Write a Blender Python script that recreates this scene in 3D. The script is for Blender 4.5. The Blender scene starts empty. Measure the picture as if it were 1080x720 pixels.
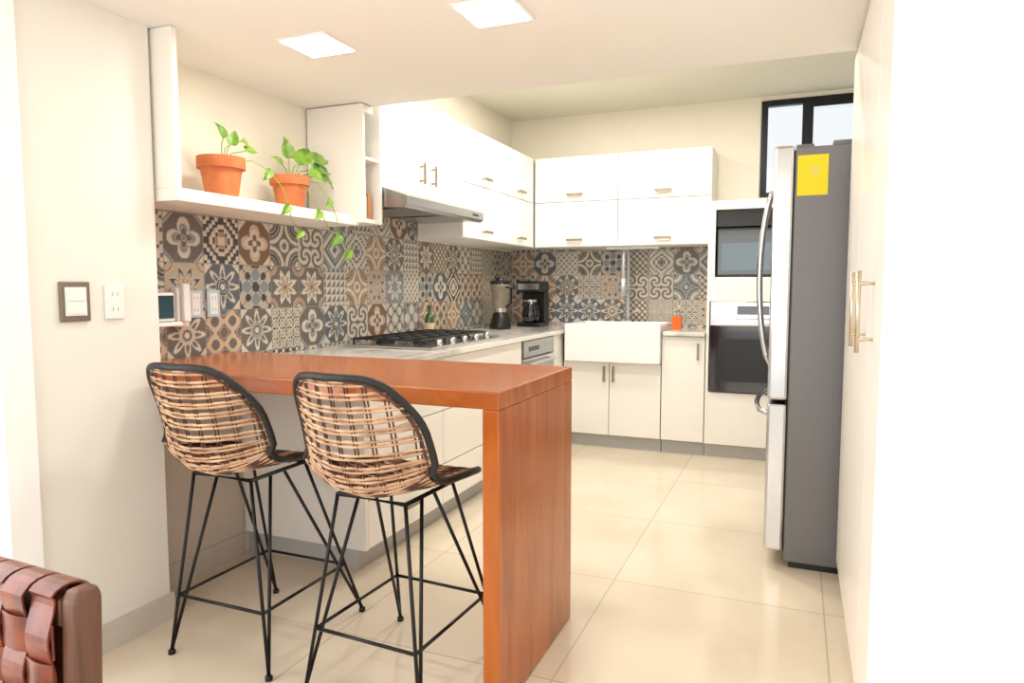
import bpy, math, random
import numpy as np
from mathutils import Vector, Matrix
random.seed(7)
S=bpy.context.scene
COL=S.collection
def lin(c):
    return tuple(((v/255)/12.92 if v/255<=0.04045 else ((v/255+0.055)/1.055)**2.4) for v in c)
def mat(name,c,rough=0.5,metal=0.0,c2=None,scale=8,stretch=(1,1,1),bump=0.0,coat=0,detail=4,lo=.35,hi=.65,emit=0,spec=None,trans=0):
    m=bpy.data.materials.new(name); m.use_nodes=True
    nt=m.node_tree; b=nt.nodes['Principled BSDF']
    l=lin(c)+(1,)
    b.inputs['Base Color'].default_value=l
    b.inputs['Roughness'].default_value=rough
    b.inputs['Metallic'].default_value=metal
    if coat: b.inputs['Coat Weight'].default_value=coat; b.inputs['Coat Roughness'].default_value=.12
    if spec is not None: b.inputs['Specular IOR Level'].default_value=spec
    if trans: b.inputs['Transmission Weight'].default_value=trans
    if c2 is None: c2=tuple(max(0,v*0.99) for v in c)
    tc=nt.nodes.new('ShaderNodeTexCoord'); mp=nt.nodes.new('ShaderNodeMapping')
    mp.inputs['Scale'].default_value=stretch
    no=nt.nodes.new('ShaderNodeTexNoise'); no.inputs['Scale'].default_value=scale; no.inputs['Detail'].default_value=detail
    r=nt.nodes.new('ShaderNodeValToRGB')
    r.color_ramp.elements[0].position=lo; r.color_ramp.elements[1].position=hi
    r.color_ramp.elements[0].color=lin(c2)+(1,); r.color_ramp.elements[1].color=l
    L=nt.links.new
    L(tc.outputs['Object'],mp.inputs['Vector']); L(mp.outputs[0],no.inputs['Vector']); L(no.outputs['Fac'],r.inputs[0]); L(r.outputs[0],b.inputs['Base Color'])
    if bump:
        bp=nt.nodes.new('ShaderNodeBump'); bp.inputs['Strength'].default_value=bump; bp.inputs['Distance'].default_value=.01
        L(no.outputs['Fac'],bp.inputs['Height']); L(bp.outputs[0],b.inputs['Normal'])
    return m
M={}
M['wall']=mat('wall_paint',(238,235,227),.8,scale=5)
M['wallcream']=mat('wall_paint_cream',(248,241,225),.8,scale=5)
M['wallwhite']=mat('wall_paint_white',(251,251,251),.7,scale=3)
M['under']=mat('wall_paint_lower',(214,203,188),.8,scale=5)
M['ceil']=mat('ceiling_paint',(244,242,236),.85,c2=(243,241,235),scale=2)
M['ceilk']=mat('ceiling_paint_kitchen',(232,230,216),.85,c2=(231,229,215),scale=2)
M['trim']=mat('trim_tile',(205,198,187),.5)
M['cab']=mat('cabinet_lacquer',(247,244,237),.3,scale=3)
M['cabgap']=mat('cabinet_recess_shade',(160,154,144),.6)  # darker than the lacquer: shade of door gaps and niche painted in
M['toe']=mat('toe_kick',(188,186,182),.5)
M['brass']=mat('brushed_handle_metal',(156,144,124),.42,1,scale=50)
M['champ']=mat('champagne_handle_metal',(212,200,180),.3,1,scale=50)
M['steel']=mat('stainless_steel',(206,206,207),.22,1,scale=3,stretch=(1,1,8),c2=(202,202,203))
M['steeld']=mat('stainless_brushed',(168,168,168),.3,1,scale=3,stretch=(1,1,8),c2=(163,163,163))
M['chrome']=mat('chrome',(205,205,207),.1,1)
M['fauc']=mat('faucet_metal',(206,208,212),.35,.35)
M['fgray']=mat('fridge_side_gray',(122,122,125),.48,0.15,scale=90,bump=.02)
M['black']=mat('black_metal',(22,22,24),.38,.3)
M['blackp']=mat('black_plastic',(20,20,21),.3)
M['iron']=mat('cast_iron',(28,28,30),.6)
M['glassb']=mat('black_glass',(9,10,12),.06,coat=1)
M['screen']=mat('appliance_screen',(45,75,88),.08,coat=1)
M['porc']=mat('white_porcelain',(250,250,248),.1,coat=.6)
M['marble']=mat('marble_counter',(234,230,223),.14,c2=(186,181,174),scale=3,detail=10,lo=.36,hi=.52,stretch=(1.4,.7,1),coat=.3)
M['terra']=mat('terracotta',(208,122,72),.75,c2=(190,104,58),scale=14,bump=.1)
M['soil']=mat('soil',(54,38,28),.95,scale=60,bump=.6)
M['leaf']=mat('pothos_leaf',(140,178,62),.4,c2=(84,134,42),scale=26)
M['stem']=mat('pothos_stem',(134,158,72),.5)
M['rattan']=mat('rattan_cane',(214,178,144),.55,c2=(170,128,98),scale=18)
M['rattand']=mat('rattan_dark',(96,58,42),.5,c2=(64,36,26),scale=20)
M['rim']=mat('stool_rim_black',(30,27,27),.5,c2=(18,16,16),scale=60,bump=.2)
M['leather']=mat('brown_leather',(136,66,44),.34,c2=(98,42,28),scale=25,bump=.12,coat=.15)
M['chairwood']=mat('dark_wood',(108,68,46),.45,c2=(66,38,25),scale=7,stretch=(5,5,.5),detail=8)
M['plast']=mat('white_plastic',(244,243,240),.35)
M['bronze']=mat('bronze_plate',(132,122,112),.4,.4)
M['bluepl']=mat('pale_blue_plastic',(188,208,222),.35)
M['yellow']=mat('yellow_label',(244,218,26),.6)
M['paleyel']=mat('label_mark',(226,212,110),.6)
M['bottle']=mat('green_glass',(52,92,34),.12,coat=.5)
M['sponge']=mat('orange_sponge',(236,108,40),.85,scale=80,bump=.3)
M['book']=mat('book_brown',(190,134,88),.7)
M['book2']=mat('book_cream',(222,196,160),.7)
M['winframe']=mat('window_frame_black',(20,26,34),.4,.3)
M['cream']=mat('shelf_cream',(247,243,234),.45)
def glassmat():
    m=bpy.data.materials.new('window_glass'); m.use_nodes=True; nt=m.node_tree
    nt.nodes.clear(); o=nt.nodes.new('ShaderNodeOutputMaterial'); t=nt.nodes.new('ShaderNodeBsdfTransparent'); g=nt.nodes.new('ShaderNodeBsdfGlossy')
    g.inputs['Roughness'].default_value=.03; mx=nt.nodes.new('ShaderNodeMixShader'); mx.inputs[0].default_value=.06
    t.inputs[0].default_value=(.95,.97,.98,1)
    nt.links.new(t.outputs[0],mx.inputs[1]); nt.links.new(g.outputs[0],mx.inputs[2]); nt.links.new(mx.outputs[0],o.inputs[0]); return m
M['glass']=glassmat()
def clearglass():
    m=mat('blender_glass',(150,140,120),.08,coat=.5); m.node_tree.nodes['Principled BSDF'].inputs['Alpha'].default_value=.6; return m
M['jar']=clearglass()
def emis(name,c,s):
    m=bpy.data.materials.new(name); m.use_nodes=True; nt=m.node_tree; b=nt.nodes['Principled BSDF']
    b.inputs['Base Color'].default_value=(1,1,1,1); b.inputs['Emission Color'].default_value=lin(c)+(1,); b.inputs['Emission Strength'].default_value=s; return m
M['led']=emis('led_panel',(255,248,235),8)
def woodmat():
    m=bpy.data.materials.new('polished_wood'); m.use_nodes=True; nt=m.node_tree; b=nt.nodes['Principled BSDF']; L=nt.links.new
    tc=nt.nodes.new('ShaderNodeTexCoord'); mp=nt.nodes.new('ShaderNodeMapping'); mp.inputs['Scale'].default_value=(1.0,12,1.2)
    n=nt.nodes.new('ShaderNodeTexNoise'); n.inputs['Scale'].default_value=2.4; n.inputs['Detail'].default_value=12; n.inputs['Distortion'].default_value=.8; n.inputs['Roughness'].default_value=.68
    r=nt.nodes.new('ShaderNodeValToRGB'); e=r.color_ramp.elements
    e[0].position=.28; e[0].color=lin((136,66,18))+(1,); e[1].position=.72; e[1].color=lin((190,106,40))+(1,)
    x=e.new(.5); x.color=lin((168,86,27))+(1,)
    L(tc.outputs['Object'],mp.inputs[0]); L(mp.outputs[0],n.inputs['Vector']); L(n.outputs['Fac'],r.inputs[0]); L(r.outputs[0],b.inputs['Base Color'])
    b.inputs['Roughness'].default_value=.22; b.inputs['Coat Weight'].default_value=.2; b.inputs['Coat Roughness'].default_value=.1
    return m
M['wood']=woodmat()
def floormat():
    m=bpy.data.materials.new('porcelain_floor_tile'); m.use_nodes=True; nt=m.node_tree; b=nt.nodes['Principled BSDF']; L=nt.links.new
    tc=nt.nodes.new('ShaderNodeTexCoord'); mp=nt.nodes.new('ShaderNodeMapping'); mp.inputs['Location'].default_value=(.67+.8*5,-2.75+.8*10,0)
    br=nt.nodes.new('ShaderNodeTexBrick'); br.offset=0; br.squash=1
    br.inputs['Scale'].default_value=1; br.inputs['Mortar Size'].default_value=.003; br.inputs['Mortar Smooth'].default_value=.1
    br.inputs['Brick Width'].default_value=.8; br.inputs['Row Height'].default_value=.8; br.inputs['Bias'].default_value=0
    br.inputs['Color1'].default_value=lin((230,217,196))+(1,); br.inputs['Color2'].default_value=lin((223,210,189))+(1,); br.inputs['Mortar'].default_value=lin((196,183,162))+(1,)
    n=nt.nodes.new('ShaderNodeTexNoise'); n.inputs['Scale'].default_value=2.2; n.inputs['Detail'].default_value=7
    mx=nt.nodes.new('ShaderNodeMixRGB'); mx.blend_type='MULTIPLY'; mx.inputs[0].default_value=1
    r=nt.nodes.new('ShaderNodeValToRGB'); r.color_ramp.elements[0].color=(.91,.9,.88,1); r.color_ramp.elements[1].color=(1,1,1,1); r.color_ramp.elements[0].position=.35; r.color_ramp.elements[1].position=.65
    L(tc.outputs['Object'],mp.inputs[0]); L(mp.outputs[0],br.inputs['Vector']); L(tc.outputs['Object'],n.inputs['Vector']); L(n.outputs['Fac'],r.inputs[0])
    L(br.outputs['Color'],mx.inputs[1]); L(r.outputs[0],mx.inputs[2]); L(mx.outputs[0],b.inputs['Base Color'])
    b.inputs['Roughness'].default_value=.15; b.inputs['Specular IOR Level'].default_value=.65
    return m
M['floor']=floormat()

# ---------- builders ----------
def group(name,loc=(0,0,0),rz=0):
    e=bpy.data.objects.new(name,None); e.location=loc; e.rotation_euler=(0,0,rz); e.empty_display_size=.1; COL.objects.link(e); return e
def addobj(name,verts,faces,m,parent=None,local=False,smooth=False,bevel=0,mats=None):
    me=bpy.data.meshes.new(name); me.from_pydata([tuple(v) for v in verts],[],faces); me.update()
    me.materials.append(M[m] if isinstance(m,str) else m)
    if smooth:
        for p in me.polygons: p.use_smooth=True
    o=bpy.data.objects.new(name,me); COL.objects.link(o)
    if parent:
        o.parent=parent
        if not local: o.matrix_parent_inverse=Matrix.Translation(-Vector(parent.location))
    if bevel:
        b=o.modifiers.new('bevel','BEVEL'); b.width=bevel; b.segments=2; b.limit_method='ANGLE'
    return o
class MB:
    def __init__(s): s.v=[]; s.f=[]
    def box(s,x0,x1,y0,y1,z0,z1):
        n=len(s.v); s.v+= [(x0,y0,z0),(x1,y0,z0),(x1,y1,z0),(x0,y1,z0),(x0,y0,z1),(x1,y0,z1),(x1,y1,z1),(x0,y1,z1)]
        s.f+=[[n+i for i in q] for q in ((0,3,2,1),(4,5,6,7),(0,1,5,4),(1,2,6,5),(2,3,7,6),(3,0,4,7))]; return s
    def tube(s,pts,r,k=6,closed=False,caps=True):
        pts=[Vector(p) for p in pts]; N=len(pts); n0=len(s.v); prev=None
        for i,p in enumerate(pts):
            if closed: t=pts[(i+1)%N]-pts[i-1]
            else: t=pts[min(i+1,N-1)]-pts[max(i-1,0)]
            if t.length<1e-9: t=Vector((0,0,1))
            t.normalize()
            if prev is None:
                a=Vector((0,0,1)) if abs(t.z)<.9 else Vector((1,0,0)); u=t.cross(a).normalized()
            else:
                u=prev-t*prev.dot(t)
                if u.length<1e-6: u=t.orthogonal()
                u.normalize()
            prev=u; w=t.cross(u); rr=r[i] if hasattr(r,'__len__') else r
            for j in range(k):
                a=2*math.pi*j/k; q=p+(u*math.cos(a)+w*math.sin(a))*rr; s.v.append(tuple(q))
        for i in range(N if closed else N-1):
            i2=(i+1)%N
            for j in range(k):
                j2=(j+1)%k; s.f.append([n0+i*k+j,n0+i*k+j2,n0+i2*k+j2,n0+i2*k+j])
        if not closed and caps:
            s.f.append([n0+j for j in range(k)][::-1]); s.f.append([n0+(N-1)*k+j for j in range(k)])
        return s
    def lathe(s,prof,c=(0,0,0),k=28):
        n0=len(s.v)
        for (r,z) in prof:
            for j in range(k):
                a=2*math.pi*j/k; s.v.append((c[0]+r*math.cos(a),c[1]+r*math.sin(a),c[2]+z))
        for i in range(len(prof)-1):
            for j in range(k):
                j2=(j+1)%k; s.f.append([n0+i*k+j,n0+i*k+j2,n0+(i+1)*k+j2,n0+(i+1)*k+j])
        s.f.append([n0+j for j in range(k)][::-1]); s.f.append([n0+(len(prof)-1)*k+j for j in range(k)]); return s
    def obj(s,name,m,parent=None,local=False,smooth=False,bevel=0): return addobj(name,s.v,s.f,m,parent,local,smooth,bevel)
def box(name,x0,x1,y0,y1,z0,z1,m,parent=None,bevel=0,local=False):
    return MB().box(x0,x1,y0,y1,z0,z1).obj(name,m,parent,local,False,bevel)

# ---------- room shell ----------
box('floor',-3.6,1.2,-2.4,5.9,-.08,0,'floor')
box('wall_left',-2.48,-2.33,1.8,5.8,0,2.65,'wallcream')
box('wall_left_entry',-2.48,-2.11,1.34,1.8,0,2.12,'wall')
box('trim_1',-2.48,-2.09,1.25,1.34,0,2.05,'wallwhite')
box('wall_left_lintel',-2.48,-2.11,-2.0,1.34,2.05,2.12,'wallwhite')
wb=MB(); wb.box(-2.33,-.29,5.65,5.8,0,2.65); wb.box(-.29,.72,5.65,5.8,0,1.9); wb.box(-.29,.72,5.65,5.8,2.62,2.65); wb.box(.72,.9,5.65,5.8,0,2.65)
wb.obj('wall_back','wallcream')
box('wall_right',.75,.9,3.11,5.65,0,2.65,'wall')
box('wall_right_entry',.17,.9,-.9,1.67,0,2.12,'wallwhite')
box('ceiling',-2.48,.9,-1.6,3.0,2.12,2.65,'ceil')
box('ceiling_kitchen',-2.48,.9,3.0,5.8,2.65,2.75,'ceilk')
box('baseboard_left',-2.11,-2.098,1.345,1.8,0,.095,'trim')
box('baseboard_left_return',-2.33,-2.10,1.8,1.812,0,.095,'trim')
box('baseboard_under_bar',-2.33,-2.318,1.812,2.395,0,.095,'trim')
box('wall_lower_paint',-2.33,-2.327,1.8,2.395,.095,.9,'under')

w=group('window_1',(.2,5.68,2.25))
fr=MB()
x0,x1,z0,z1=-.285,.715,1.905,2.615
fr.box(x0,x1,5.64,5.70,z0,z0+.03).box(x0,x1,5.64,5.70,z1-.04,z1).box(x0,x0+.045,5.64,5.70,z0+.03,z1-.04).box(x1-.045,x1,5.64,5.70,z0+.03,z1-.04)
fr.box(.0,.075,5.625,5.69,z0+.03,z1-.04)
fr.box(.075,.67,5.64,5.66,z1-.07,z1-.04).box(.075,.67,5.64,5.66,z0+.03,z0+.07)
fr.obj('frame','winframe',w,bevel=.003)
box('pane',x0+.045,x1-.045,5.705,5.709,z0+.03,z1-.04,'glass',w)

# ---------- patterned tile ----------
PAL=[np.array(lin(c)) for c in [(66,62,63),(128,138,144),(208,198,182),(170,132,102),(108,101,96),(122,91,72),(182,168,150),(90,97,106),(200,174,148)]]
def pattern(k,x,y):
    r=np.hypot(x,y); a=np.arctan2(y,x); ax=np.abs(x); ay=np.abs(y)
    o=np.zeros(x.shape,int)
    if k==0:
        p=.35+.5*np.abs(np.cos(2*a)); o=np.where(r<p*.98,1,0); o=np.where(r<p*.72,2,o); o=np.where(r<p*.5,0,o); o=np.where(r<.12,2,o); o=np.where((ax+ay>1.5),2,o); o=np.where((ax+ay>1.7),1,o)
    elif k==1:
        u=np.mod((x+y)*2.0,1); v=np.mod((x-y)*2.0,1); o=np.where((np.abs(u-.5)<.34)&(np.abs(v-.5)<.34),1,0); o=np.where((np.abs(u-.5)<.16)&(np.abs(v-.5)<.16),2,o)
    elif k==2:
        p=.38+.5*np.abs(np.mod(a/(math.pi/4)+.5,1)-.5)*2; o=np.where(r<p,1,0); o=np.where(r<p*.7,0,o); o=np.where(r<p*.5,2,o); o=np.where(r<.13,0,o); c=np.hypot(ax-1,ay-1); o=np.where(c<.45,2,o); o=np.where(c<.3,0,o); o=np.where(c<.15,1,o)
    elif k==3:
        c=np.hypot(ax-1,ay-1); o=np.where(c<.95,1,0); o=np.where(c<.8,0,o); o=np.where(c<.62,2,o); o=np.where(c<.45,0,o); o=np.where(c<.25,1,o); o=np.where(r<.32,1,o); o=np.where(r<.2,0,o); o=np.where(r<.1,2,o)
    elif k==4:
        p=.55+.3*np.cos(8*a); o=np.where(r<p+.1,1,0); o=np.where(r<p-.08,0,o); o=np.where(r<.38,2,o); o=np.where(r<.26,0,o); o=np.where(r<.12,1,o); o=np.where(ax+ay>1.55,1,o)
    elif k==5:
        u=np.mod(x*2,1)-.5; v=np.mod(y*2,1)-.5; rr=np.hypot(u,v); o=np.where((rr<.42)&(rr>.27),1,0); o=np.where(rr<.14,2,o); o=np.where((np.abs(np.abs(u)-np.abs(v))<.06)&(rr>.3),2,o)
    elif k==6:
        d=ax+ay; o=(np.floor(d*4.2).astype(int))%3
    elif k==7:
        d1=np.hypot(ax-.5,ay-.5); o=np.where(d1<.48,1,0); o=np.where(d1<.2,0,o); o=np.where((np.hypot(ax,ay-.55)<.3)|(np.hypot(ax-.55,ay)<.3),2,o); o=np.where(np.abs(ax-ay)<.05,0,o); o=np.where(r<.15,0,o)
    elif k==8:
        u=np.mod(x*2.5,1); v=np.mod(y*2.5,1); o=np.where(u>v,1,0); o=np.where((u+v>1)&(u>v),2,o)
    elif k==9:
        q=np.cos(x*math.pi*2)+np.cos(y*math.pi*2)+.8*np.cos((x+y)*math.pi)*np.cos((x-y)*math.pi); o=np.where(q>.2,1,0); o=np.where(q>1.3,2,o); o=np.where(q<-1.3,2,o)
    elif k==10:
        rx=np.hypot(ax-.45,ay-.45); sw=np.sin(rx*16+np.arctan2(ay-.45,ax-.45)*2); o=np.where(sw>.15,1,0); o=np.where(rx>.6,2,o); o=np.where(r<.12,0,o)
    else:
        q=np.mod(np.floor(ax*6)+np.floor(ay*6),3).astype(int); o=np.where(q==0,1,0); o=np.where((q==1)&(r<.6),2,o)
    return o
KS=[(0,4,2,1),(1,0,2,3),(2,6,0,3),(3,4,2,0),(4,4,2,8),(5,0,6,2),(6,7,2,1),(7,1,4,2),(8,2,7,4),(9,8,5,4),(3,2,4,3),(0,5,8,2),(2,1,2,7),(9,4,6,2),(5,6,0,4),(1,2,7,4),(4,4,2,1),(7,0,6,1),(0,7,2,6),(3,1,0,2),(10,4,2,6),(9,7,6,2),(1,0,8,2),(11,2,7,4),(11,0,2,3),(4,7,2,0),(2,4,2,3),(3,3,2,4),(0,0,2,3)]
def tilewall(name,org,ux,length,z0,z1,seed):
    step=.004; nu=int(length/step)+1; nv=int((z1-z0)/step)+1
    U=np.linspace(0,length,nu); V=np.linspace(z0,z1,nv); uu,vv=np.meshgrid(U,V)
    ti=np.floor(uu/.2).astype(int); tj=np.floor((vv-.92)/.2).astype(int)+1
    lx=(uu/.2-ti)*2-1; ly=((vv-.92)/.2+1-tj)*2-1
    col=np.zeros(uu.shape+(3,)); O=np.zeros(uu.shape,int); rnd=random.Random(seed); last=None
    for i in range(ti.max()+1):
        for j in range(tj.min(),tj.max()+1):
            ch=rnd.choice(KS)
            while ch is last: ch=rnd.choice(KS)
            last=ch
            m=(ti==i)&(tj==j)
            if not m.any(): continue
            o=pattern(ch[0],lx[m],ly[m]); pc=np.array([PAL[ch[1]],PAL[ch[2]],PAL[ch[3]]]); col[m]=pc[o]; O[m]=o
    e=np.zeros(O.shape,bool); e[:,1:]|=O[:,1:]!=O[:,:-1]; e[1:,:]|=O[1:,:]!=O[:-1,:]
    col[e]=col[e]*.45+np.array(lin((214,206,192)))*.55
    g=(np.maximum(np.abs(lx),np.abs(ly))>.975); col[g]=np.array(lin((146,140,132)))
    P=np.zeros(uu.shape+(3,)); P[...,0]=org[0]+uu*ux[0]; P[...,1]=org[1]+uu*ux[1]; P[...,2]=vv
    idx=np.arange(nu*nv).reshape(nv,nu)
    q=np.stack([idx[:-1,:-1],idx[:-1,1:],idx[1:,1:],idx[1:,:-1]],-1).reshape(-1,4)
    me=bpy.data.meshes.new(name); me.from_pydata(P.reshape(-1,3).tolist(),[],q.tolist()); me.update()
    ca=me.color_attributes.new('tile','FLOAT_COLOR','POINT'); c4=np.ones((nu*nv,4),dtype=np.float32); c4[:,:3]=col.reshape(-1,3); ca.data.foreach_set('color',c4.ravel())
    me.materials.append(TM); o=bpy.data.objects.new(name,me); COL.objects.link(o); return o
TM=bpy.data.materials.new('patterned_cement_tile'); TM.use_nodes=True
_b=TM.node_tree.nodes['Principled BSDF']; _a=TM.node_tree.nodes.new('ShaderNodeVertexColor'); _a.layer_name='tile'
TM.node_tree.links.new(_a.outputs[0],_b.inputs['Base Color']); _b.inputs['Roughness'].default_value=.4
tilewall('backsplash_tile',(-2.324,1.815),(0,1),3.83,.90,1.525,4)
tilewall('backsplash_tile_hood',(-2.324,3.075),(0,1),.92,1.525,1.66,5)
tilewall('backsplash_tile_back',(-2.32,5.644),(1,0),1.735,.90,1.54,11)

# ---------- breakfast bar ----------
bar=group('breakfast_bar',(-1.4,2.04,0))
v=[(-2.315,1.815),(-2.05,1.815),(-2.05,1.70),(-.74,1.70),(-.74,2.365),(-2.315,2.365)]
V=[(x,y,.885) for x,y in v]+[(x,y,.935) for x,y in v]; n=6
F=[list(range(n))[::-1],[i+n for i in range(n)]]+[[i,(i+1)%n,(i+1)%n+n,i+n] for i in range(n)]
top=addobj('top',V,F,'wood',bar,bevel=.004)
lg=box('waterfall_leg',-.79,-.74,1.70,2.365,0,.885,'wood',bar,bevel=.004)
wm=M['wood'].copy(); wm.name='polished_wood_side'
for nd in wm.node_tree.nodes:
    if nd.type=='MAPPING': nd.inputs['Scale'].default_value=(1.2,6,.5)
lg.data.materials[0]=wm

# ---------- cabinets ----------
def handleY(mb,x,yc,z,l=.11,d=-1,out=.028):
    mb.box(x,x+out,yc-l/2+.008,yc-l/2+.018,z-.005,z+.005).box(x,x+out,yc+l/2-.018,yc+l/2-.008,z-.005,z+.005).box(x+out-.004,x+out+.006,yc-l/2,yc+l/2,z-.009,z+.009)
def handleX(mb,y,xc,z,l=.12,out=.028):
    mb.box(xc-l/2+.008,xc-l/2+.018,y-out,y,z-.005,z+.005).box(xc+l/2-.018,xc+l/2-.008,y-out,y,z-.005,z+.005).box(xc-l/2,xc+l/2,y-out-.006,y-out+.004,z-.009,z+.009)
G=.0025
b=group('drawer_base_cabinet',(-2,3.3,0))
MB().box(-2.32,-1.68,2.42,4.195,.1,.868).obj('carcass','cabgap',b)
box('end_panel',-2.32,-1.66,2.40,2.42,.1,.868,'cab',b)
box('toe_kick',-2.32,-1.72,2.43,4.195,0,.1,'toe',b)
fb=MB(); hb=MB()
for (y0,y1) in ((2.42,3.1),(3.1,4.195)):
    for (za,zb) in ((.1,.31),(.31,.59),(.59,.865)):
        fb.box(-1.68,-1.66,y0+G,y1-G,za+G,zb-G)
        if zb<.8: handleY(hb,-1.66,(y0+y1)/2,(za+zb)/2,.13)
fb.obj('drawer_fronts','cab',b,bevel=.002); hb.obj('handles','brass',b)
b=group('corner_base_cabinet',(-2,5.2,0))
MB().box(-2.32,-1.68,4.835,5.64,.1,.868).box(-1.68,-1.655,4.835,5.045,.1,.868).obj('carcass','cab',b); box('toe_kick',-2.32,-1.73,4.835,5.6,0,.1,'toe',b)
d=group('dishwasher',(-1.95,4.5,0))
box('body',-2.25,-1.69,4.205,4.825,.1,.866,'steeld',d); box('toe',-2.2,-1.72,4.205,4.825,0,.1,'toe',d); box('door',-1.69,-1.655,4.21,4.82,.12,.74,'steel',d,bevel=.004); box('control_panel',-1.69,-1.65,4.21,4.82,.75,.862,'steeld',d,bevel=.004)
m_=MB(); m_.tube([(-1.62,4.27,.71),(-1.62,4.76,.71)],.009,8); m_.box(-1.66,-1.62,4.29,4.30,.705,.715).box(-1.66,-1.62,4.73,4.74,.705,.715); m_.obj('handle','chrome',d); box('vent',-1.65,-1.648,4.3,4.5,.79,.82,'blackp',d)
b=group('sink_base_cabinet',(-1.27,5.3,0))
box('carcass',-1.65,-.905,5.07,5.64,.1,.655,'cabgap',b); box('toe_kick',-1.65,-.905,5.10,5.6,0,.1,'toe',b)
b2=group('base_cabinet',(-.74,5.3,0))
box('carcass',-.885,-.592,5.07,5.64,.1,.868,'cabgap',b2); box('toe_kick',-.898,-.592,5.10,5.6,0,.1,'toe',b2)
fb=MB(); hb=MB()
for (xa,xb,za,zb) in ((-1.65,-1.29,.1,.655),(-1.29,-.902,.1,.655)): fb.box(xa+G,xb-G,5.05,5.07,za+G,zb-G)
fb.obj('doors','cab',b,bevel=.002)
MB().box(-.9+G,-.592-G,5.05,5.07,.1+G,.867-G).obj('door','cab',b2,bevel=.002)
def handleZ(hb,x,z): hb.box(x-.007,x+.007,5.02,5.03,z-.06,z+.06).box(x-.005,x+.005,5.03,5.05,z-.05,z-.04).box(x-.005,x+.005,5.03,5.05,z+.04,z+.05)
handleZ(hb,-1.325,.57); handleZ(hb,-1.255,.57); hb.obj('handles','brass',b)
hb=MB(); handleZ(hb,-.64,.76); hb.obj('handle','brass',b2)
c=group('marble_countertop',(-1.9,4,.87))
box('left_run',-2.32,-1.63,2.37,5.64,.87,.90,'marble',c,bevel=.003)
box('behind_sink',-1.63,-.89,5.50,5.64,.87,.90,'marble',c)
box('right_run',-.89,-.592,5.02,5.64,.87,.90,'marble',c,bevel=.003)
s=group('farmhouse_sink',(-1.25,5.2,.66))
sx0,sx1,sy0,sy1=-1.625,-.902,4.985,5.495
mb=MB(); mb.box(sx0,sx1,sy0,sy0+.03,.66,.945).box(sx0,sx1,sy1-.03,sy1,.66,.945).box(sx0,sx0+.03,sy0+.03,sy1-.03,.66,.945).box(sx1-.03,sx1,sy0+.03,sy1-.03,.66,.945).box(sx0+.03,sx1-.03,sy0+.03,sy1-.03,.66,.70)
mb.obj('basin','porc',s,bevel=.008)
f=group('kitchen_faucet',(-1.27,5.57,.9))
mb=MB(); mb.lathe([(.03,0),(.03,.03),(.019,.05)],(-1.27,5.57,.9),20)
pts=[(-1.27,5.57,.94+.5*i/10) for i in range(11)]+[(-1.27,5.57-.09+.09*math.cos(a),1.44+.09*math.sin(a)) for a in [math.pi*i/12 for i in range(1,13)]]+[(-1.27,5.39,1.40),(-1.27,5.39,1.28)]
mb.tube(pts,.012,10); mb.tube([(-1.27,5.39,1.29),(-1.27,5.39,1.15)],.019,12); mb.tube([(-1.27,5.57,1.2),(-1.27,5.39,1.2)],.007,6); mb.tube([(-1.25,5.57,1.0),(-1.18,5.57,1.04)],.008,8)
hx=[(-1.27+.019*math.cos(i*.9),5.57+.019*math.sin(i*.9),1.05+i*.0026) for i in range(140)]; mb.tube(hx,.003,4)
mb.obj('body','fauc',f,smooth=True)
box('under_cabinet_lamp',-1.42,-1.0,5.42,5.46,1.52,1.539,'plast')
t=group('tall_oven_cabinet',(-.26,5.3,0))
tx0,tx1=-.588,.04
mb=MB(); mb.box(tx0,tx0+.02,5.05,5.64,.1,1.82).box(tx1-.02,tx1,5.05,5.64,.1,1.82).box(tx0+.02,tx1-.02,5.05,5.64,1.76,1.82).box(tx0+.02,tx1-.02,5.05,5.64,1.12,1.29).box(tx0+.02,tx1-.02,5.05,5.64,.1,.475).box(tx0+.02,tx1-.02,5.6,5.64,1.29,1.76)
mb.box(tx0+.02,tx0+.05,5.05,5.07,1.29,1.76)
mb.obj('carcass','cab',t,bevel=.002); box('toe_kick',tx0,tx1,5.1,5.6,0,.1,'toe',t)
box('niche_shade',tx0+.05,tx1-.02,5.595,5.6,1.29,1.76,'cabgap',t)  # gray sheet on the white back panel, painted shade inside the niche
mw=group('microwave',(-.27,5.3,1.29))
box('body',-.535,.0,5.12,5.55,1.292,1.64,'blackp',mw,bevel=.006); box('door_glass',-.525,-.12,5.112,5.12,1.31,1.62,'glassb',mw); box('window',-.50,-.16,5.109,5.112,1.34,1.53,'screen',mw); box('control_panel',-.11,-.01,5.112,5.12,1.31,1.62,'glassb',mw)
box('niche_void_shade',-.538,.015,5.10,5.108,1.645,1.755,'blackp',mw)  # black sheet painting the dark void above the microwave
ov=group('wall_oven',(-.27,5.3,.48))
box('body',-.56,.015,5.06,5.58,.478,1.118,'blackp',ov); box('door_glass',-.56,.015,5.03,5.06,.485,.95,'glassb',ov,bevel=.003); box('control_panel',-.56,.015,5.04,5.06,1.0,1.115,'steel',ov,bevel=.002); box('door_top',-.56,.015,5.03,5.06,.952,.997,'steel',ov,bevel=.002)
box('display',-.38,-.17,5.038,5.04,1.03,1.09,'glassb',ov); box('window_glass',-.50,-.05,5.027,5.03,.56,.86,'blackp',ov)
mb=MB(); mb.tube([(-.52,4.985,.96),(-.02,4.985,.96)],.011,10).box(-.5,-.485,4.985,5.03,.953,.967).box(-.06,-.045,4.985,5.03,.953,.967); mb.obj('handle','chrome',ov)
u=group('upper_cabinet_left',(-2.15,4.1,1.54))
MB().box(-2.32,-2.01,3.07,4.0,1.735,2.25).box(-2.32,-2.01,4.0,5.64,1.54,2.25).obj('carcass','cab',u)
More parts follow.
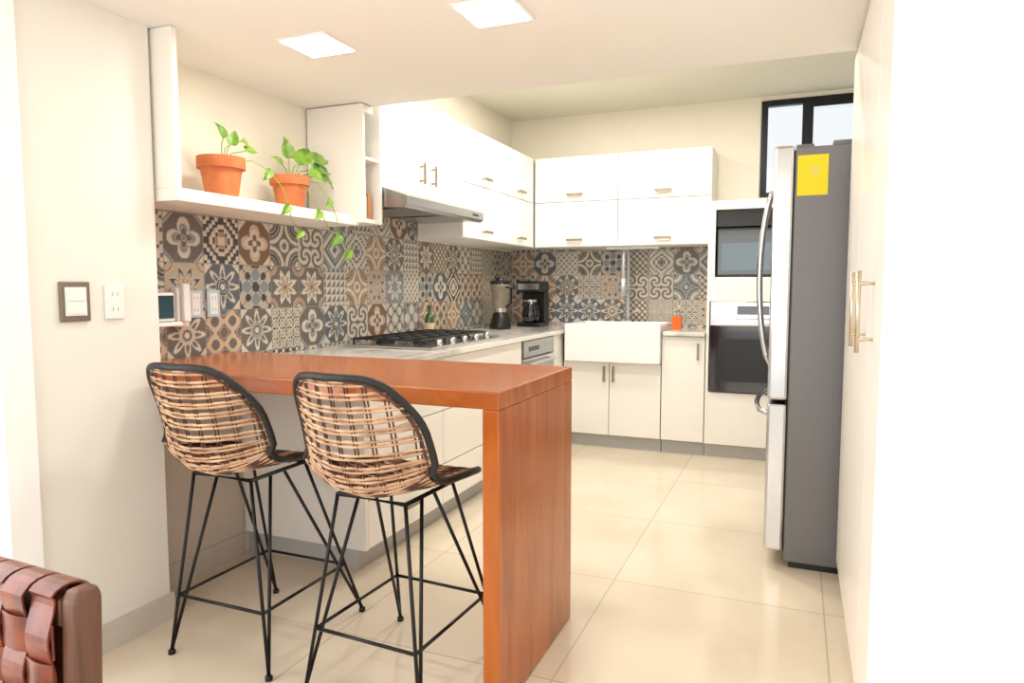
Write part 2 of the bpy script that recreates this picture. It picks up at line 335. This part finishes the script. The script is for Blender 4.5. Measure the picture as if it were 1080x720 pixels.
box('door_gap_shade',-2.0105,-2.0095,3.08,5.27,1.76,2.24,'cabgap',u)  # thin gray sheet over the white carcass, paints shade into the door gaps
fb=MB();hb=MB()
fb.box(-2.009,-1.99,3.07+G,3.535-G/2,1.735,2.25).box(-2.009,-1.99,3.535+G/2,4.0-G,1.735,2.25)
for x in (3.47,3.60): hb.box(-1.965,-1.957,x-.007,x+.007,1.80,1.92).box(-1.99,-1.965,x-.004,x+.004,1.815,1.825).box(-1.99,-1.965,x-.004,x+.004,1.895,1.905)
for (y0,y1) in ((4.0,4.7),(4.7,5.28)):
    for (za,zb) in ((1.54,1.895),(1.895,2.25)):
        fb.box(-2.009,-1.99,y0+G,y1-G,za+G,zb-G); handleY(hb,-1.99,(y0+y1)/2,za+.055,.12)
fb.obj('doors','cab',u,bevel=.002); hb.obj('handles','brass',u)
u=group('upper_cabinet_back',(-1.3,5.5,1.54))
box('carcass',-1.985,-.6,5.321,5.64,1.54,2.25,'cab',u)
box('door_gap_shade',-1.98,-.61,5.3195,5.3205,1.55,2.24,'cabgap',u)  # gray sheet as painted shade between the back upper doors
fb=MB();hb=MB()
for (xa,xb) in ((-1.985,-1.30),(-1.30,-.6)):
    for (za,zb) in ((1.54,1.895),(1.895,2.25)):
        fb.box(xa+G,xb-G,5.30,5.319,za+G,zb-G); handleX(hb,5.30,(xa+xb)/2,za+.055,.13)
fb.obj('doors','cab',u,bevel=.002); hb.obj('handles','brass',u)
h=group('range_hood',(-2.1,3.53,1.62))
ya,yb=3.075,3.995
P=[(-2.32,1.733),(-1.985,1.733),(-1.84,1.685),(-1.84,1.64),(-1.86,1.625),(-2.32,1.66)]
V=[(x,ya,z) for x,z in P]+[(x,yb,z) for x,z in P]; n=6
addobj('shell',V,[list(range(n)),[i+n for i in range(n)][::-1]]+[[i,i+n,(i+1)%n+n,(i+1)%n] for i in range(n)],'steeld',h,bevel=.002)
MB().box(-2.25,-1.9,3.15,3.50,1.628,1.634).box(-2.25,-1.9,3.56,3.92,1.628,1.634).obj('filters','steeld',h)
mb=MB()
for i in range(3): mb.box(-1.84,-1.837,3.84+i*.03,3.855+i*.03,1.655,1.668)
mb.obj('buttons','blackp',h)
sh=group('display_shelf',(-2.17,2.4,1.525))
box('bottom_board',-2.32,-2.02,1.815,2.9,1.525,1.57,'cream',sh,bevel=.002); box('side_panel',-2.32,-2.02,1.815,1.84,1.57,2.118,'cream',sh,bevel=.002)
es=group('end_shelf_unit',(-2.15,3,1.54))
mb=MB(); mb.box(-2.32,-1.985,2.902,2.92,1.54,2.115).box(-2.32,-1.99,2.92,2.998,2.08,2.115).box(-2.32,-1.985,3.05,3.066,1.54,2.115).box(-2.32,-1.99,2.92,3.05,1.54,1.56).box(-2.32,-1.99,2.92,3.05,1.85,1.865).box(-2.32,-2.30,2.92,3.05,1.56,2.08)
mb.obj('carcass','cab',es,bevel=.0015)
bk=group('books',(-2.1,2.98,1.56))
box('book_1',-2.2,-2.01,2.925,2.955,1.562,1.70,'book',bk); box('book_2',-2.2,-2.02,2.957,2.98,1.562,1.68,'book2',bk); box('book_3',-2.2,-2.015,2.982,3.012,1.562,1.69,'book',bk)

# ---------- cooktop ----------
ck=group('gas_cooktop',(-1.97,3.5,.9))
box('tray',-2.24,-1.70,3.07,3.93,.901,.915,'steel',ck,bevel=.004)
mb=MB(); burn=MB()
for (x,y,r) in ((-2.09,3.24,.045),(-2.09,3.76,.045),(-1.87,3.24,.035),(-1.87,3.76,.035),(-1.98,3.5,.055)):
    burn.lathe([(r*1.2,0),(r*1.2,.01),(r,.012),(r,.022),(r*.6,.026)],(x,y,.915),20)
burn.obj('burners','iron',ck,smooth=False)
for (y0,y1) in ((3.10,3.365),(3.37,3.63),(3.635,3.90)):
    z=.945
    for a,b2 in (((-2.2,y0),(-1.79,y0)),((-2.2,y1),(-1.79,y1)),((-2.2,y0),(-2.2,y1)),((-1.79,y0),(-1.79,y1)),((-2.0,y0),(-2.0,y1)),((-2.2,(y0+y1)/2),(-1.79,(y0+y1)/2)),((-2.1,y0),(-2.1,y1)),((-1.9,y0),(-1.9,y1))):
        mb.tube([(a[0],a[1],z),(b2[0],b2[1],z)],.006,5)
    for x in (-2.2,-1.79):
        for y in (y0,y1): mb.tube([(x,y,.915),(x,y,z)],.006,5)
mb.obj('grates','iron',ck)
mb=MB()
for i in range(5): mb.lathe([(.02,0),(.019,.012),(.016,.03),(.01,.032)],(-1.735,3.2+i*.15,.915),16)
mb.obj('knobs','steel',ck,smooth=True)
bt=group('oil_bottle',(-2.25,4.02,.9)); MB().lathe([(.03,0),(.032,.005),(.032,.11),(.028,.13),(.012,.15),(.012,.185),(.014,.187),(.014,.20)],(-2.25,4.02,.901),20).obj('glass','bottle',bt,smooth=True); MB().lathe([(.0325,0),(.0325,.05)],(-2.25,4.02,.935),20).obj('label','book2',bt)
bl=group('countertop_blender',(-2.1,4.86,.9))
MB().lathe([(.085,0),(.085,.02),(.075,.06),(.055,.12),(.05,.13)],(-2.1,4.86,.901),24).obj('base','blackp',bl,smooth=True)
MB().lathe([(.045,0),(.05,.02),(.075,.19),(.078,.21)],(-2.1,4.86,1.032),24).obj('jar','jar',bl,smooth=True)
MB().lathe([(.079,0),(.079,.025),(.04,.03),(.03,.05)],(-2.1,4.86,1.243),24).obj('lid','blackp',bl)
MB().tube([(-2.03,4.82,1.22),(-1.985,4.80,1.21),(-1.985,4.80,1.1),(-2.04,4.83,1.07)],.009,8).obj('handle','blackp',bl); MB().lathe([(.052,0),(.052,.03)],(-2.1,4.86,1.03),24).obj('collar','steel',bl)
cm=group('coffee_maker',(-1.98,5.3,.9))
x,y=-2.0,5.3
box('base',x-.1,x+.1,y-.11,y+.12,.901,.935,'blackp',cm,bevel=.008); box('tower',x-.1,x+.1,y+.02,y+.12,.935,1.18,'blackp',cm,bevel=.008); box('brew_head',x-.1,x+.1,y-.1,y+.12,1.18,1.27,'blackp',cm,bevel=.012); box('steel_band',x-.09,x+.09,y-.104,y-.1,1.2,1.25,'steel',cm)
MB().lathe([(.055,0),(.072,.02),(.075,.08),(.05,.14),(.055,.16)],(x,y-.05,.937),24).obj('carafe','glassb',cm,smooth=True); MB().lathe([(.056,0),(.056,.02),(.02,.03)],(x,y-.05,1.1),24).obj('carafe_lid','steel',cm)
MB().tube([(x+.05,y-.1,1.09),(x+.09,y-.13,1.08),(x+.09,y-.13,1.0),(x+.06,y-.11,.98)],.008,8).obj('carafe_handle','blackp',cm)
sp=group('dish_sponge',(-.86,5.3,.9)); box('sponge',-.87,-.80,5.28,5.31,.901,1.0,'sponge',sp,bevel=.006)
so=group('soap_dispenser',(-.84,5.42,.9)); MB().lathe([(.025,0),(.027,.01),(.027,.1),(.01,.12),(.008,.15)],(-.84,5.42,.901),20).obj('bottle','jar',so,smooth=True); MB().tube([(-.84,5.42,1.05),(-.84,5.42,1.07),(-.84,5.38,1.075)],.005,6).obj('pump','plast',so)

# ---------- refrigerator ----------
fg=group('refrigerator',(.35,3.6,0))
fy0,fy1=3.15,4.05
box('body',-.02,.70,fy0,fy1,.03,1.80,'fgray',fg,bevel=.006)
mb=MB(); mb.box(-.105,-.025,fy0,fy0+.445,.735,1.81).box(-.105,-.025,fy0+.455,fy1,.735,1.81).box(-.105,-.025,fy0,fy1,.07,.72); mb.obj('doors','steel',fg,bevel=.012)
box('base_grille',-.0,.68,fy0+.02,fy1-.02,0,.03,'blackp',fg); box('door_gap',-.025,-.02,fy0+.01,fy1-.01,.07,1.79,'blackp',fg)
mb=MB()
for yy in (fy0+.40,fy0+.50):
    pts=[]
    for i in range(17):
        q=i/16; pts.append((-.105-.065*math.sin(math.pi*q)**.55,yy,.84+.86*q))
    mb.tube(pts,.012,10)
pts=[(-.105-.06*math.sin(math.pi*i/16)**.4,fy0+.08+.74*i/16,.665) for i in range(17)]; mb.tube(pts,.012,10)
mb.obj('handles','chrome',fg,smooth=True)
mb=MB(); mb.box(-.02,.05,fy0+.01,fy0+.07,1.80,1.812).box(.12,.26,fy0+.01,fy0+.09,1.80,1.82); mb.obj('hinge_covers','fgray',fg,bevel=.004)
lb=box('energy_label',-.012,.105,fy0-.002,fy0,1.60,1.765,'yellow',fg)
mb=MB()
for k in range(24): a=2*math.pi*k/24; mb.v.append((.055+.018*math.cos(a),fy0-.0025,1.70+.018*math.sin(a)))
mb.f.append(list(range(24))); mb.obj('label_mark','paleyel',fg)

# ---------- right pantry ----------
pn=group('pantry_cabinet',(.45,2.4,0))
box('carcass',.206,.74,1.675,3.105,.08,2.115,'cab',pn); box('toe_kick',.215,.7,1.675,3.1,0,.08,'toe',pn)
box('door_gap_shade',.2045,.206,1.68,3.1,.085,2.11,'cabgap',pn)  # gray sheet as painted shade between the pantry doors
mb=MB()
for (a,b2) in ((1.675,2.08),(2.08,2.56),(2.56,3.105)): mb.box(.185,.204,a+G,b2-G,.085,2.11)
mb.obj('doors','cab',pn,bevel=.002)
mb=MB()
for y in (2.0,2.21):
    mb.tube([(.148,y,1.05),(.148,y,1.262)],.0062,10)
    for z in (1.085,1.23): mb.tube([(.185,y,z),(.148,y,z)],.0045,8)
mb.obj('handles','champ',pn,smooth=True)

# ---------- wall plates & phone ----------
ls=group('light_switch',(-2.11,1.487,1.175))
box('plate',-2.109,-2.099,1.438,1.536,1.112,1.238,'bronze',ls,bevel=.003); box('rocker_surround',-2.099,-2.096,1.452,1.522,1.13,1.22,'plast',ls,bevel=.001); box('rocker',-2.096,-2.092,1.458,1.516,1.137,1.174,'plast',ls,bevel=.001); box('rocker_top',-2.096,-2.092,1.458,1.516,1.177,1.213,'plast',ls,bevel=.001)
def outlet(name,x,y,z,m,w=.07,h=.115):
    g=group(name,(x,y,z)); box('plate',x,x+.008,y-w/2,y+w/2,z-h/2,z+h/2,m,g,bevel=.003)
    mm=MB()
    for dz in (-.025,.025): mm.box(x+.008,x+.009,y-.010,y-.008,z+dz-.006,z+dz+.006).box(x+.008,x+.009,y+.008,y+.010,z+dz-.006,z+dz+.006)
    mm.obj('slots','fgray',g)
    box('insert',x+.008,x+.0085,y-.02,y+.02,z-.045,z+.045,'plast',g)
outlet('wall_outlet',-2.109,1.625,1.172,'plast')
outlet('wall_outlet',-2.323,2.16,1.15,'bluepl'); outlet('wall_outlet',-2.323,2.255,1.15,'bluepl')
ph=group('wall_phone_base',(-2.3,2.07,1.13)); box('base',-2.322,-2.28,2.035,2.09,1.06,1.22,'plast',ph,bevel=.008); box('handset',-2.28,-2.255,2.045,2.08,1.08,1.235,'plast',ph,bevel=.008)
ck2=group('thermostat_display',(-2.3,1.92,1.15)); box('bracket',-2.322,-2.21,1.85,1.995,1.07,1.085,'plast',ck2,bevel=.003); box('case',-2.31,-2.24,1.86,1.99,1.086,1.20,'plast',ck2,bevel=.01); box('face',-2.24,-2.236,1.872,1.978,1.10,1.188,'screen',ck2)

# ---------- ceiling lights ----------
def clight(x,y,z,s=.2,p=18):
    g=group('recessed_ceiling_light',(x,y,z)); box('bezel',x-s/2-.012,x+s/2+.012,y-s/2-.012,y+s/2+.012,z-.006,z-.0005,'plast',g); box('panel',x-s/2,x+s/2,y-s/2,y+s/2,z-.008,z-.006,'led',g)
    L=bpy.data.lights.new('downlight_lamp','AREA'); L.shape='SQUARE'; L.size=s; L.energy=p; L.color=(1,.95,.87); o=bpy.data.objects.new('lamp',L); COL.objects.link(o); o.parent=g; o.location=(0,0,-.02)
for x,y in ((-1.677,2.17),(-.947,2.135)): clight(x,y,2.12,.19,6)
for x,y in ((-1.5,3.6),(-.6,3.6),(-1.5,4.4),(-.6,4.4)): clight(x,y,2.65,.19,12)  # kitchen fixtures out of view, added to brighten the kitchen

# ---------- plants ----------
def leaf(mb,base,d,up,size):
    base=Vector(base); d=Vector(d).normalized(); up=Vector(up); sd=d.cross(up).normalized(); up=sd.cross(d).normalized()
    outl=[(0,0),(-.12,.2),(.0,.36),(.25,.41),(.55,.32),(.82,.15),(1.08,0)]
    n=len(mb.v)
    for (a,w) in outl:
        dr=-.3*max(a,0)**2
        mb.v.append(tuple(base+d*size*a+up*size*(dr)+sd*0)) ; mb.v.append(tuple(base+d*size*a+up*size*(dr+.12*(w>0))+sd*size*w)); mb.v.append(tuple(base+d*size*a+up*size*(dr+.12*(w>0))-sd*size*w))
    for i in range(len(outl)-1):
        a=n+3*i; b_=n+3*(i+1)
        mb.f.append([a,b_,b_+1,a+1]); mb.f.append([a,a+2,b_+2,b_])
def plant(name,cx,cy,z,R,H,leaves,vines):
    g=group(name,(cx,cy,z))
    MB().lathe([(R*.62,0),(R*.66,.004),(R*.86,H*.72),(R*1.0,H*.73),(R*1.0,H),(R*.88,H),(R*.86,H*.88)],(cx,cy,z),36).obj('pot','terra',g)
    MB().lathe([(R*.86,0),(R*.5,.006)],(cx,cy,z+H*.86),24).obj('soil','soil',g)
    st=MB(); lf=MB()
    for q in leaves:
        dx,dy,dz,sz=q[:4]
        p0=Vector((cx+dx*.1,cy+dy*.1,z+H*.87)); p3=Vector((cx+dx,cy+dy,z+H+dz)); pm=(p0+p3)/2+Vector((-dx*.15,-dy*.15,dz*.3))
        st.tube([p0,(p0*.3+pm*.7),pm,(pm*.4+p3*.6),p3],.0022,5)
        dd=Vector(q[4]) if len(q)>4 else Vector((dx*.6,dy,random.uniform(-.03,.05)))
        leaf(lf,p3,dd,Vector((.9,-.45,.8)),sz)
    for vn in vines:
        pts=[Vector(p) for p in vn]; st.tube(pts,.002,5)
        for i in range(1,len(pts)):
            if i%2==0 or i==len(pts)-1:
                leaf(lf,pts[i],Vector((random.uniform(-.1,.4),random.choice((-.6,.7)),-.7)),Vector((1,0,.4)),.05+random.uniform(-.01,.012))
    st.obj('stems','stem',g,smooth=True); lf.obj('leaves','leaf',g)
    return g
plant('potted_pothos',-2.15,2.155,1.571,.092,.165,[(.01,.05,.065,.06,(.1,.3,1)),(.0,.02,.09,.055,(0,-.5,.8)),(.03,.11,.045,.06,(.2,1,.3)),(.02,.10,.085,.05,(.1,.8,-.5))],
      [[(-2.13,2.2,1.72),(-2.09,2.26,1.74),(-2.04,2.31,1.70),(-2.0,2.34,1.63),(-1.99,2.36,1.56),(-1.99,2.38,1.50),(-1.99,2.44,1.46)]])
plant('potted_pothos',-2.15,2.56,1.571,.088,.15,[(.02,.05,.07,.10,(.1,.5,.8)),(.04,.13,.05,.12,(.1,1,.15)),(.0,-.05,.05,.055,(0,-.8,.5)),(.05,.16,.02,.10,(.2,1,-.3)),(-.03,.03,.10,.085,(0,-.1,1)),(.02,.15,.09,.12,(.0,1,.45)),(.06,.07,.02,.08,(.5,.6,-.2))],
      [[(-2.12,2.6,1.71),(-2.06,2.64,1.70),(-2.01,2.67,1.62),(-1.99,2.69,1.54),(-1.985,2.70,1.46),(-1.98,2.72,1.41),(-1.97,2.76,1.39)],
       [(-2.1,2.55,1.70),(-2.04,2.54,1.66),(-2.0,2.58,1.56),(-1.985,2.62,1.49),(-1.98,2.66,1.44)]])

# ---------- bar stools ----------
def cr(P,t):
    n=len(P)-1; t=min(max(t,0),1)*n; i=min(int(t),n-1); f=t-i
    p0=P[max(i-1,0)];p1=P[i];p2=P[i+1];p3=P[min(i+2,n)]
    return [0.5*((2*b)+(-a+c)*f+(2*a-5*b+4*c-d)*f*f+(-a+3*b-3*c+d)*f**3) for a,b,c,d in zip(p0,p1,p2,p3)]
PW=3.0; W0=.222
def sp_(v,p): return math.copysign(abs(v)**p,v)
def stool(name,loc,rz,shx,shy,front=.225):
    g=group(name,loc,rz)
    CP=[(front,.612,.0),(front-.055,.634,.012),(.06,.636,.03),(-.06,.630,.05),(-.155,.640,.085),(-.205,.71,.11),(-.23,.81,.11),(-.25,.895,.10),(-.27,.985,.085)]
    def pt(s,tx):
        y,z,dp=cr(CP,s); y2,z2,_=cr(CP,min(s+.01,1)); y1,z1,_=cr(CP,max(s-.01,0))
        ty,tz=y2-y1,z2-z1; L=math.hypot(ty,tz); ty/=L; tz/=L
        ny,nz=tz,-ty
        k=(tx/W0)**2*dp
        return Vector((tx+shx,y+ny*k+shy,z+nz*k)),Vector((0,ny,nz))
    rim=[]
    for i in range(72):
        th=2*math.pi*i/72; s=.5+.5*sp_(math.cos(th),2/PW); tx=W0*sp_(math.sin(th),2/PW); rim.append(pt(s,tx)[0])
    MB().tube(rim,.011,9,closed=True).obj('rim','rim',g,True,True)
    def hw(s): return W0*(max(0,1-abs(2*s-1)**PW))**(1/PW)
    rim2=[]
    for i in range(72):
        th=2*math.pi*i/72; s=.5+.482*sp_(math.cos(th),2/PW); tx=(W0-.014)*sp_(math.sin(th),2/PW); rim2.append(pt(s,tx)[0])
    MB().tube(rim2,.006,6,closed=True).obj('inner_rim','rattand',g,True,True)
    rows=MB(); rowd=MB(); N=62
    for i in range(N):
        s=.03+.945*i/(N-1); back=s>.5
        if back and i%3==2: continue
        h=hw(s)-.006
        if h<.04: continue
        pts=[]
        for j in range(41):
            tx=-h+2*h*j/40; p,nn=pt(s,tx); pts.append(p+nn*.0022*math.sin(tx/.0485*math.pi+ (math.pi if i%2 else 0)))
        (rows if (back or i%2) else rowd).tube(pts,.0046,5)
    rows.obj('weave','rattan',g,True,True); rowd.obj('seat_weave','rattand',g,True,True)
    spk=MB()
    for k in range(-4,5):
        for dd in (-.0045,.0045):
            tx=k*.0485+dd; a=abs(tx)/W0
            e=.5*(1-a**PW)**(1/PW)-.01
            spk.tube([pt(.5-e+2*e*j/30,tx)[0] for j in range(31)],.0034,4)
    spk.obj('spokes','rattand',g,True,True)
    fr=MB(); ft=MB()
    a,bq=.12,.13; z=.609; oy=shy*.6; ox=shx
    tops=[(-a+ox,-bq+oy),(a+ox,-bq+oy),(a+ox,bq+oy),(-a+ox,bq+oy)]; feet=[(-.205,-.235),(.205,-.235),(.205,.265),(-.205,.265)]
    fr.tube([(x,y,z) for x,y in tops],.007,7,closed=True)
    for i,(fx,fy) in enumerate(feet):
        tx,ty=tops[i]; sx=1 if fx>0 else -1; sy=1 if fy>0 else -1
        p1=Vector((tx,ty,z)); p2=Vector((tx-sx*.01,ty-sy*.10,z)); f_=Vector((fx,fy,.012))
        fr.tube([p1,f_],.0058,7); fr.tube([p2,f_],.0058,7)
        ft.lathe([(.012,0),(.012,.012),(.008,.016)],(fx,fy,0),12)
    fz=.20; k=1-(fz/z)
    ring=[(tops[i][0]+(feet[i][0]-tops[i][0])*k,tops[i][1]+(feet[i][1]-tops[i][1])*k,fz) for i in range(4)]
    for i in range(4): fr.tube([ring[i],ring[(i+1)%4]],.0055,7)
    fr.obj('metal_frame','black',g,True,True); ft.obj('feet','black',g,True,True)
stool('bar_stool',(-1.69,1.85,0),0,-.012,-.09)
stool('bar_stool',(-1.12,1.83,0),math.radians(-3),.008,-.085,.27)

# ---------- woven leather dining chair ----------
dc=group('dining_chair',(-1.16,.42,0),math.radians(-3))
ZS=.018
def ribbon(mb,pts,wv,th,nv):
    n=len(mb.v)
    for p,nn in zip(pts,nv):
        for a,b_ in ((-1,-1),(1,-1),(1,1),(-1,1)): mb.v.append(tuple(Vector(p)+Vector(wv)*a*.5+Vector(nn)*th*b_*.5))
    for i in range(len(pts)-1):
        for j in range(4): j2=(j+1)%4; mb.f.append([n+4*i+j,n+4*i+j2,n+4*i+4+j2,n+4*i+4+j])
    mb.f.append([n,n+1,n+2,n+3][::-1]); e=n+4*(len(pts)-1); mb.f.append([e,e+1,e+2,e+3])
fm=MB()
for sx in (-1,1):
    prof=[(q,1.0) for q in [i/8*.79 for i in range(9)]]+[(.798,.93),(.805,.78),(.808,.4)]
    n=len(fm.v)
    for q,sc in prof:
        for k in range(20):
            a=2*math.pi*k/20; ca,sa=math.cos(a),math.sin(a); fm.v.append((sx*.247+.0185*sc*sp_(ca,.45),.19+.03*q/.79+.020*sc*sp_(sa,.45),q))
    for i in range(len(prof)-1):
        for k in range(20): k2=(k+1)%20; fm.f.append([n+i*20+k,n+i*20+k2,n+i*20+20+k2,n+i*20+20+k])
    fm.f.append([n+(len(prof)-1)*20+k for k in range(20)]); fm.f.append([n+k for k in range(20)][::-1])
    fm.box(sx*.245-.02,sx*.245+.02,-.24,-.20,0,.43)
fm.obj('posts','chairwood',dc,True,False)
rl=MB(); rl.box(-.23,.23,.200,.236,.735+ZS,.775+ZS).box(-.23,.23,.19,.22,.46,.50).box(-.225,.225,-.235,-.205,.39,.43).box(-.225,.225,.175,.205,.39,.43).box(-.262,-.228,-.2,.175,.39,.43).box(.228,.262,-.2,.175,.39,.43)
rl.box(-.26,-.235,-.2,.175,.18,.21).box(.235,.26,-.2,.175,.18,.21)
rl.obj('rails','chairwood',dc,True,bevel=.004)
st=MB(); 
nvs=8
for i in range(nvs):
    x=-.1995+i*.057; pts=[];nv=[]
    for j in range(40):
        z=.47+(.305+ZS)*j/39; off=.005*math.cos((z-.497-ZS)/.0552*math.pi+(i%2)*math.pi); yb=.19+.03*(z/.79)
        pts.append((x,yb-.028+off,z)); nv.append((0,-1,0))
    for a in [k*math.pi/8 for k in range(1,9)]:
        c0=.2185; pts.append((x,c0-.0275*math.cos(a),.775+ZS+.016*math.sin(a))); nv.append((0,-math.cos(a),math.sin(a)))
    for j in range(20):
        z=.775+ZS-.30*(j+1)/20; pts.append((x,.19+.03*(z/.79)+.026,z)); nv.append((0,1,0))
    ribbon(st,pts,(.051,0,0),.0035,nv)
for i in range(5):
    z=.497+ZS+i*.0552; yb=.19+.03*(z/.79); pts=[];nv=[]
    for j in range(60):
        x=-.228+.456*j/59; off=-.005*math.cos((x+.1995)/.057*math.pi+(i%2)*math.pi+0); pts.append((x,yb-.028+off,z)); nv.append((0,-1,0))
    ribbon(st,pts,(0,0,.050),.0035,nv)
for i in range(8):
    x=-.193+i*.0552; ribbon(st,[(x,-.205+.38*j/30,.438+.004*math.cos(j*math.pi/4+i*math.pi)) for j in range(31)],(.049,0,0),.0035,[(0,0,1)]*31)
for i in range(7):
    y=-.18+i*.0552; ribbon(st,[(-.225+.45*j/30,y,.438-.004*math.cos(j*math.pi/4+i*math.pi)) for j in range(31)],(0,.049,0),.0035,[(0,0,1)]*31)
st.obj('leather_straps','leather',dc,True,bevel=.0008)

# ---------- light ----------
def area(name,loc,rot,sx,sy,e,c=(1,1,1)):
    L=bpy.data.lights.new(name,'AREA'); L.shape='RECTANGLE'; L.size=sx; L.size_y=sy; L.energy=e; L.color=c
    o=bpy.data.objects.new(name,L); o.location=loc; o.rotation_euler=rot; COL.objects.link(o); return o
area('daylight_opening_left',(-2.9,.2,1.2),(0,math.radians(-90),0),2.0,2.4,56,(1,.99,.97))
area('rear_fill',(-1.0,-2.2,1.5),(math.radians(90),0,0),3.0,2.0,44,(1,.99,.97))  # added area lamp behind the camera, stands in for window daylight
W=bpy.data.worlds.new('world'); S.world=W; W.use_nodes=True; nt=W.node_tree
bg=nt.nodes['Background']; bg.inputs[0].default_value=(.98,.99,1,1); bg.inputs[1].default_value=1.1
cd=bpy.data.cameras.new('camera'); cd.lens=727/1080*36; cd.sensor_width=36; cd.clip_start=.02
co=bpy.data.objects.new('camera',cd); COL.objects.link(co); co.location=(0,0,1.22); co.rotation_euler=(math.radians(90-4.5),0,math.radians(22.4)); S.camera=co
try:
    S.view_settings.view_transform='Standard'; S.view_settings.look='None'; S.view_settings.exposure=0
except Exception as e: print(e)
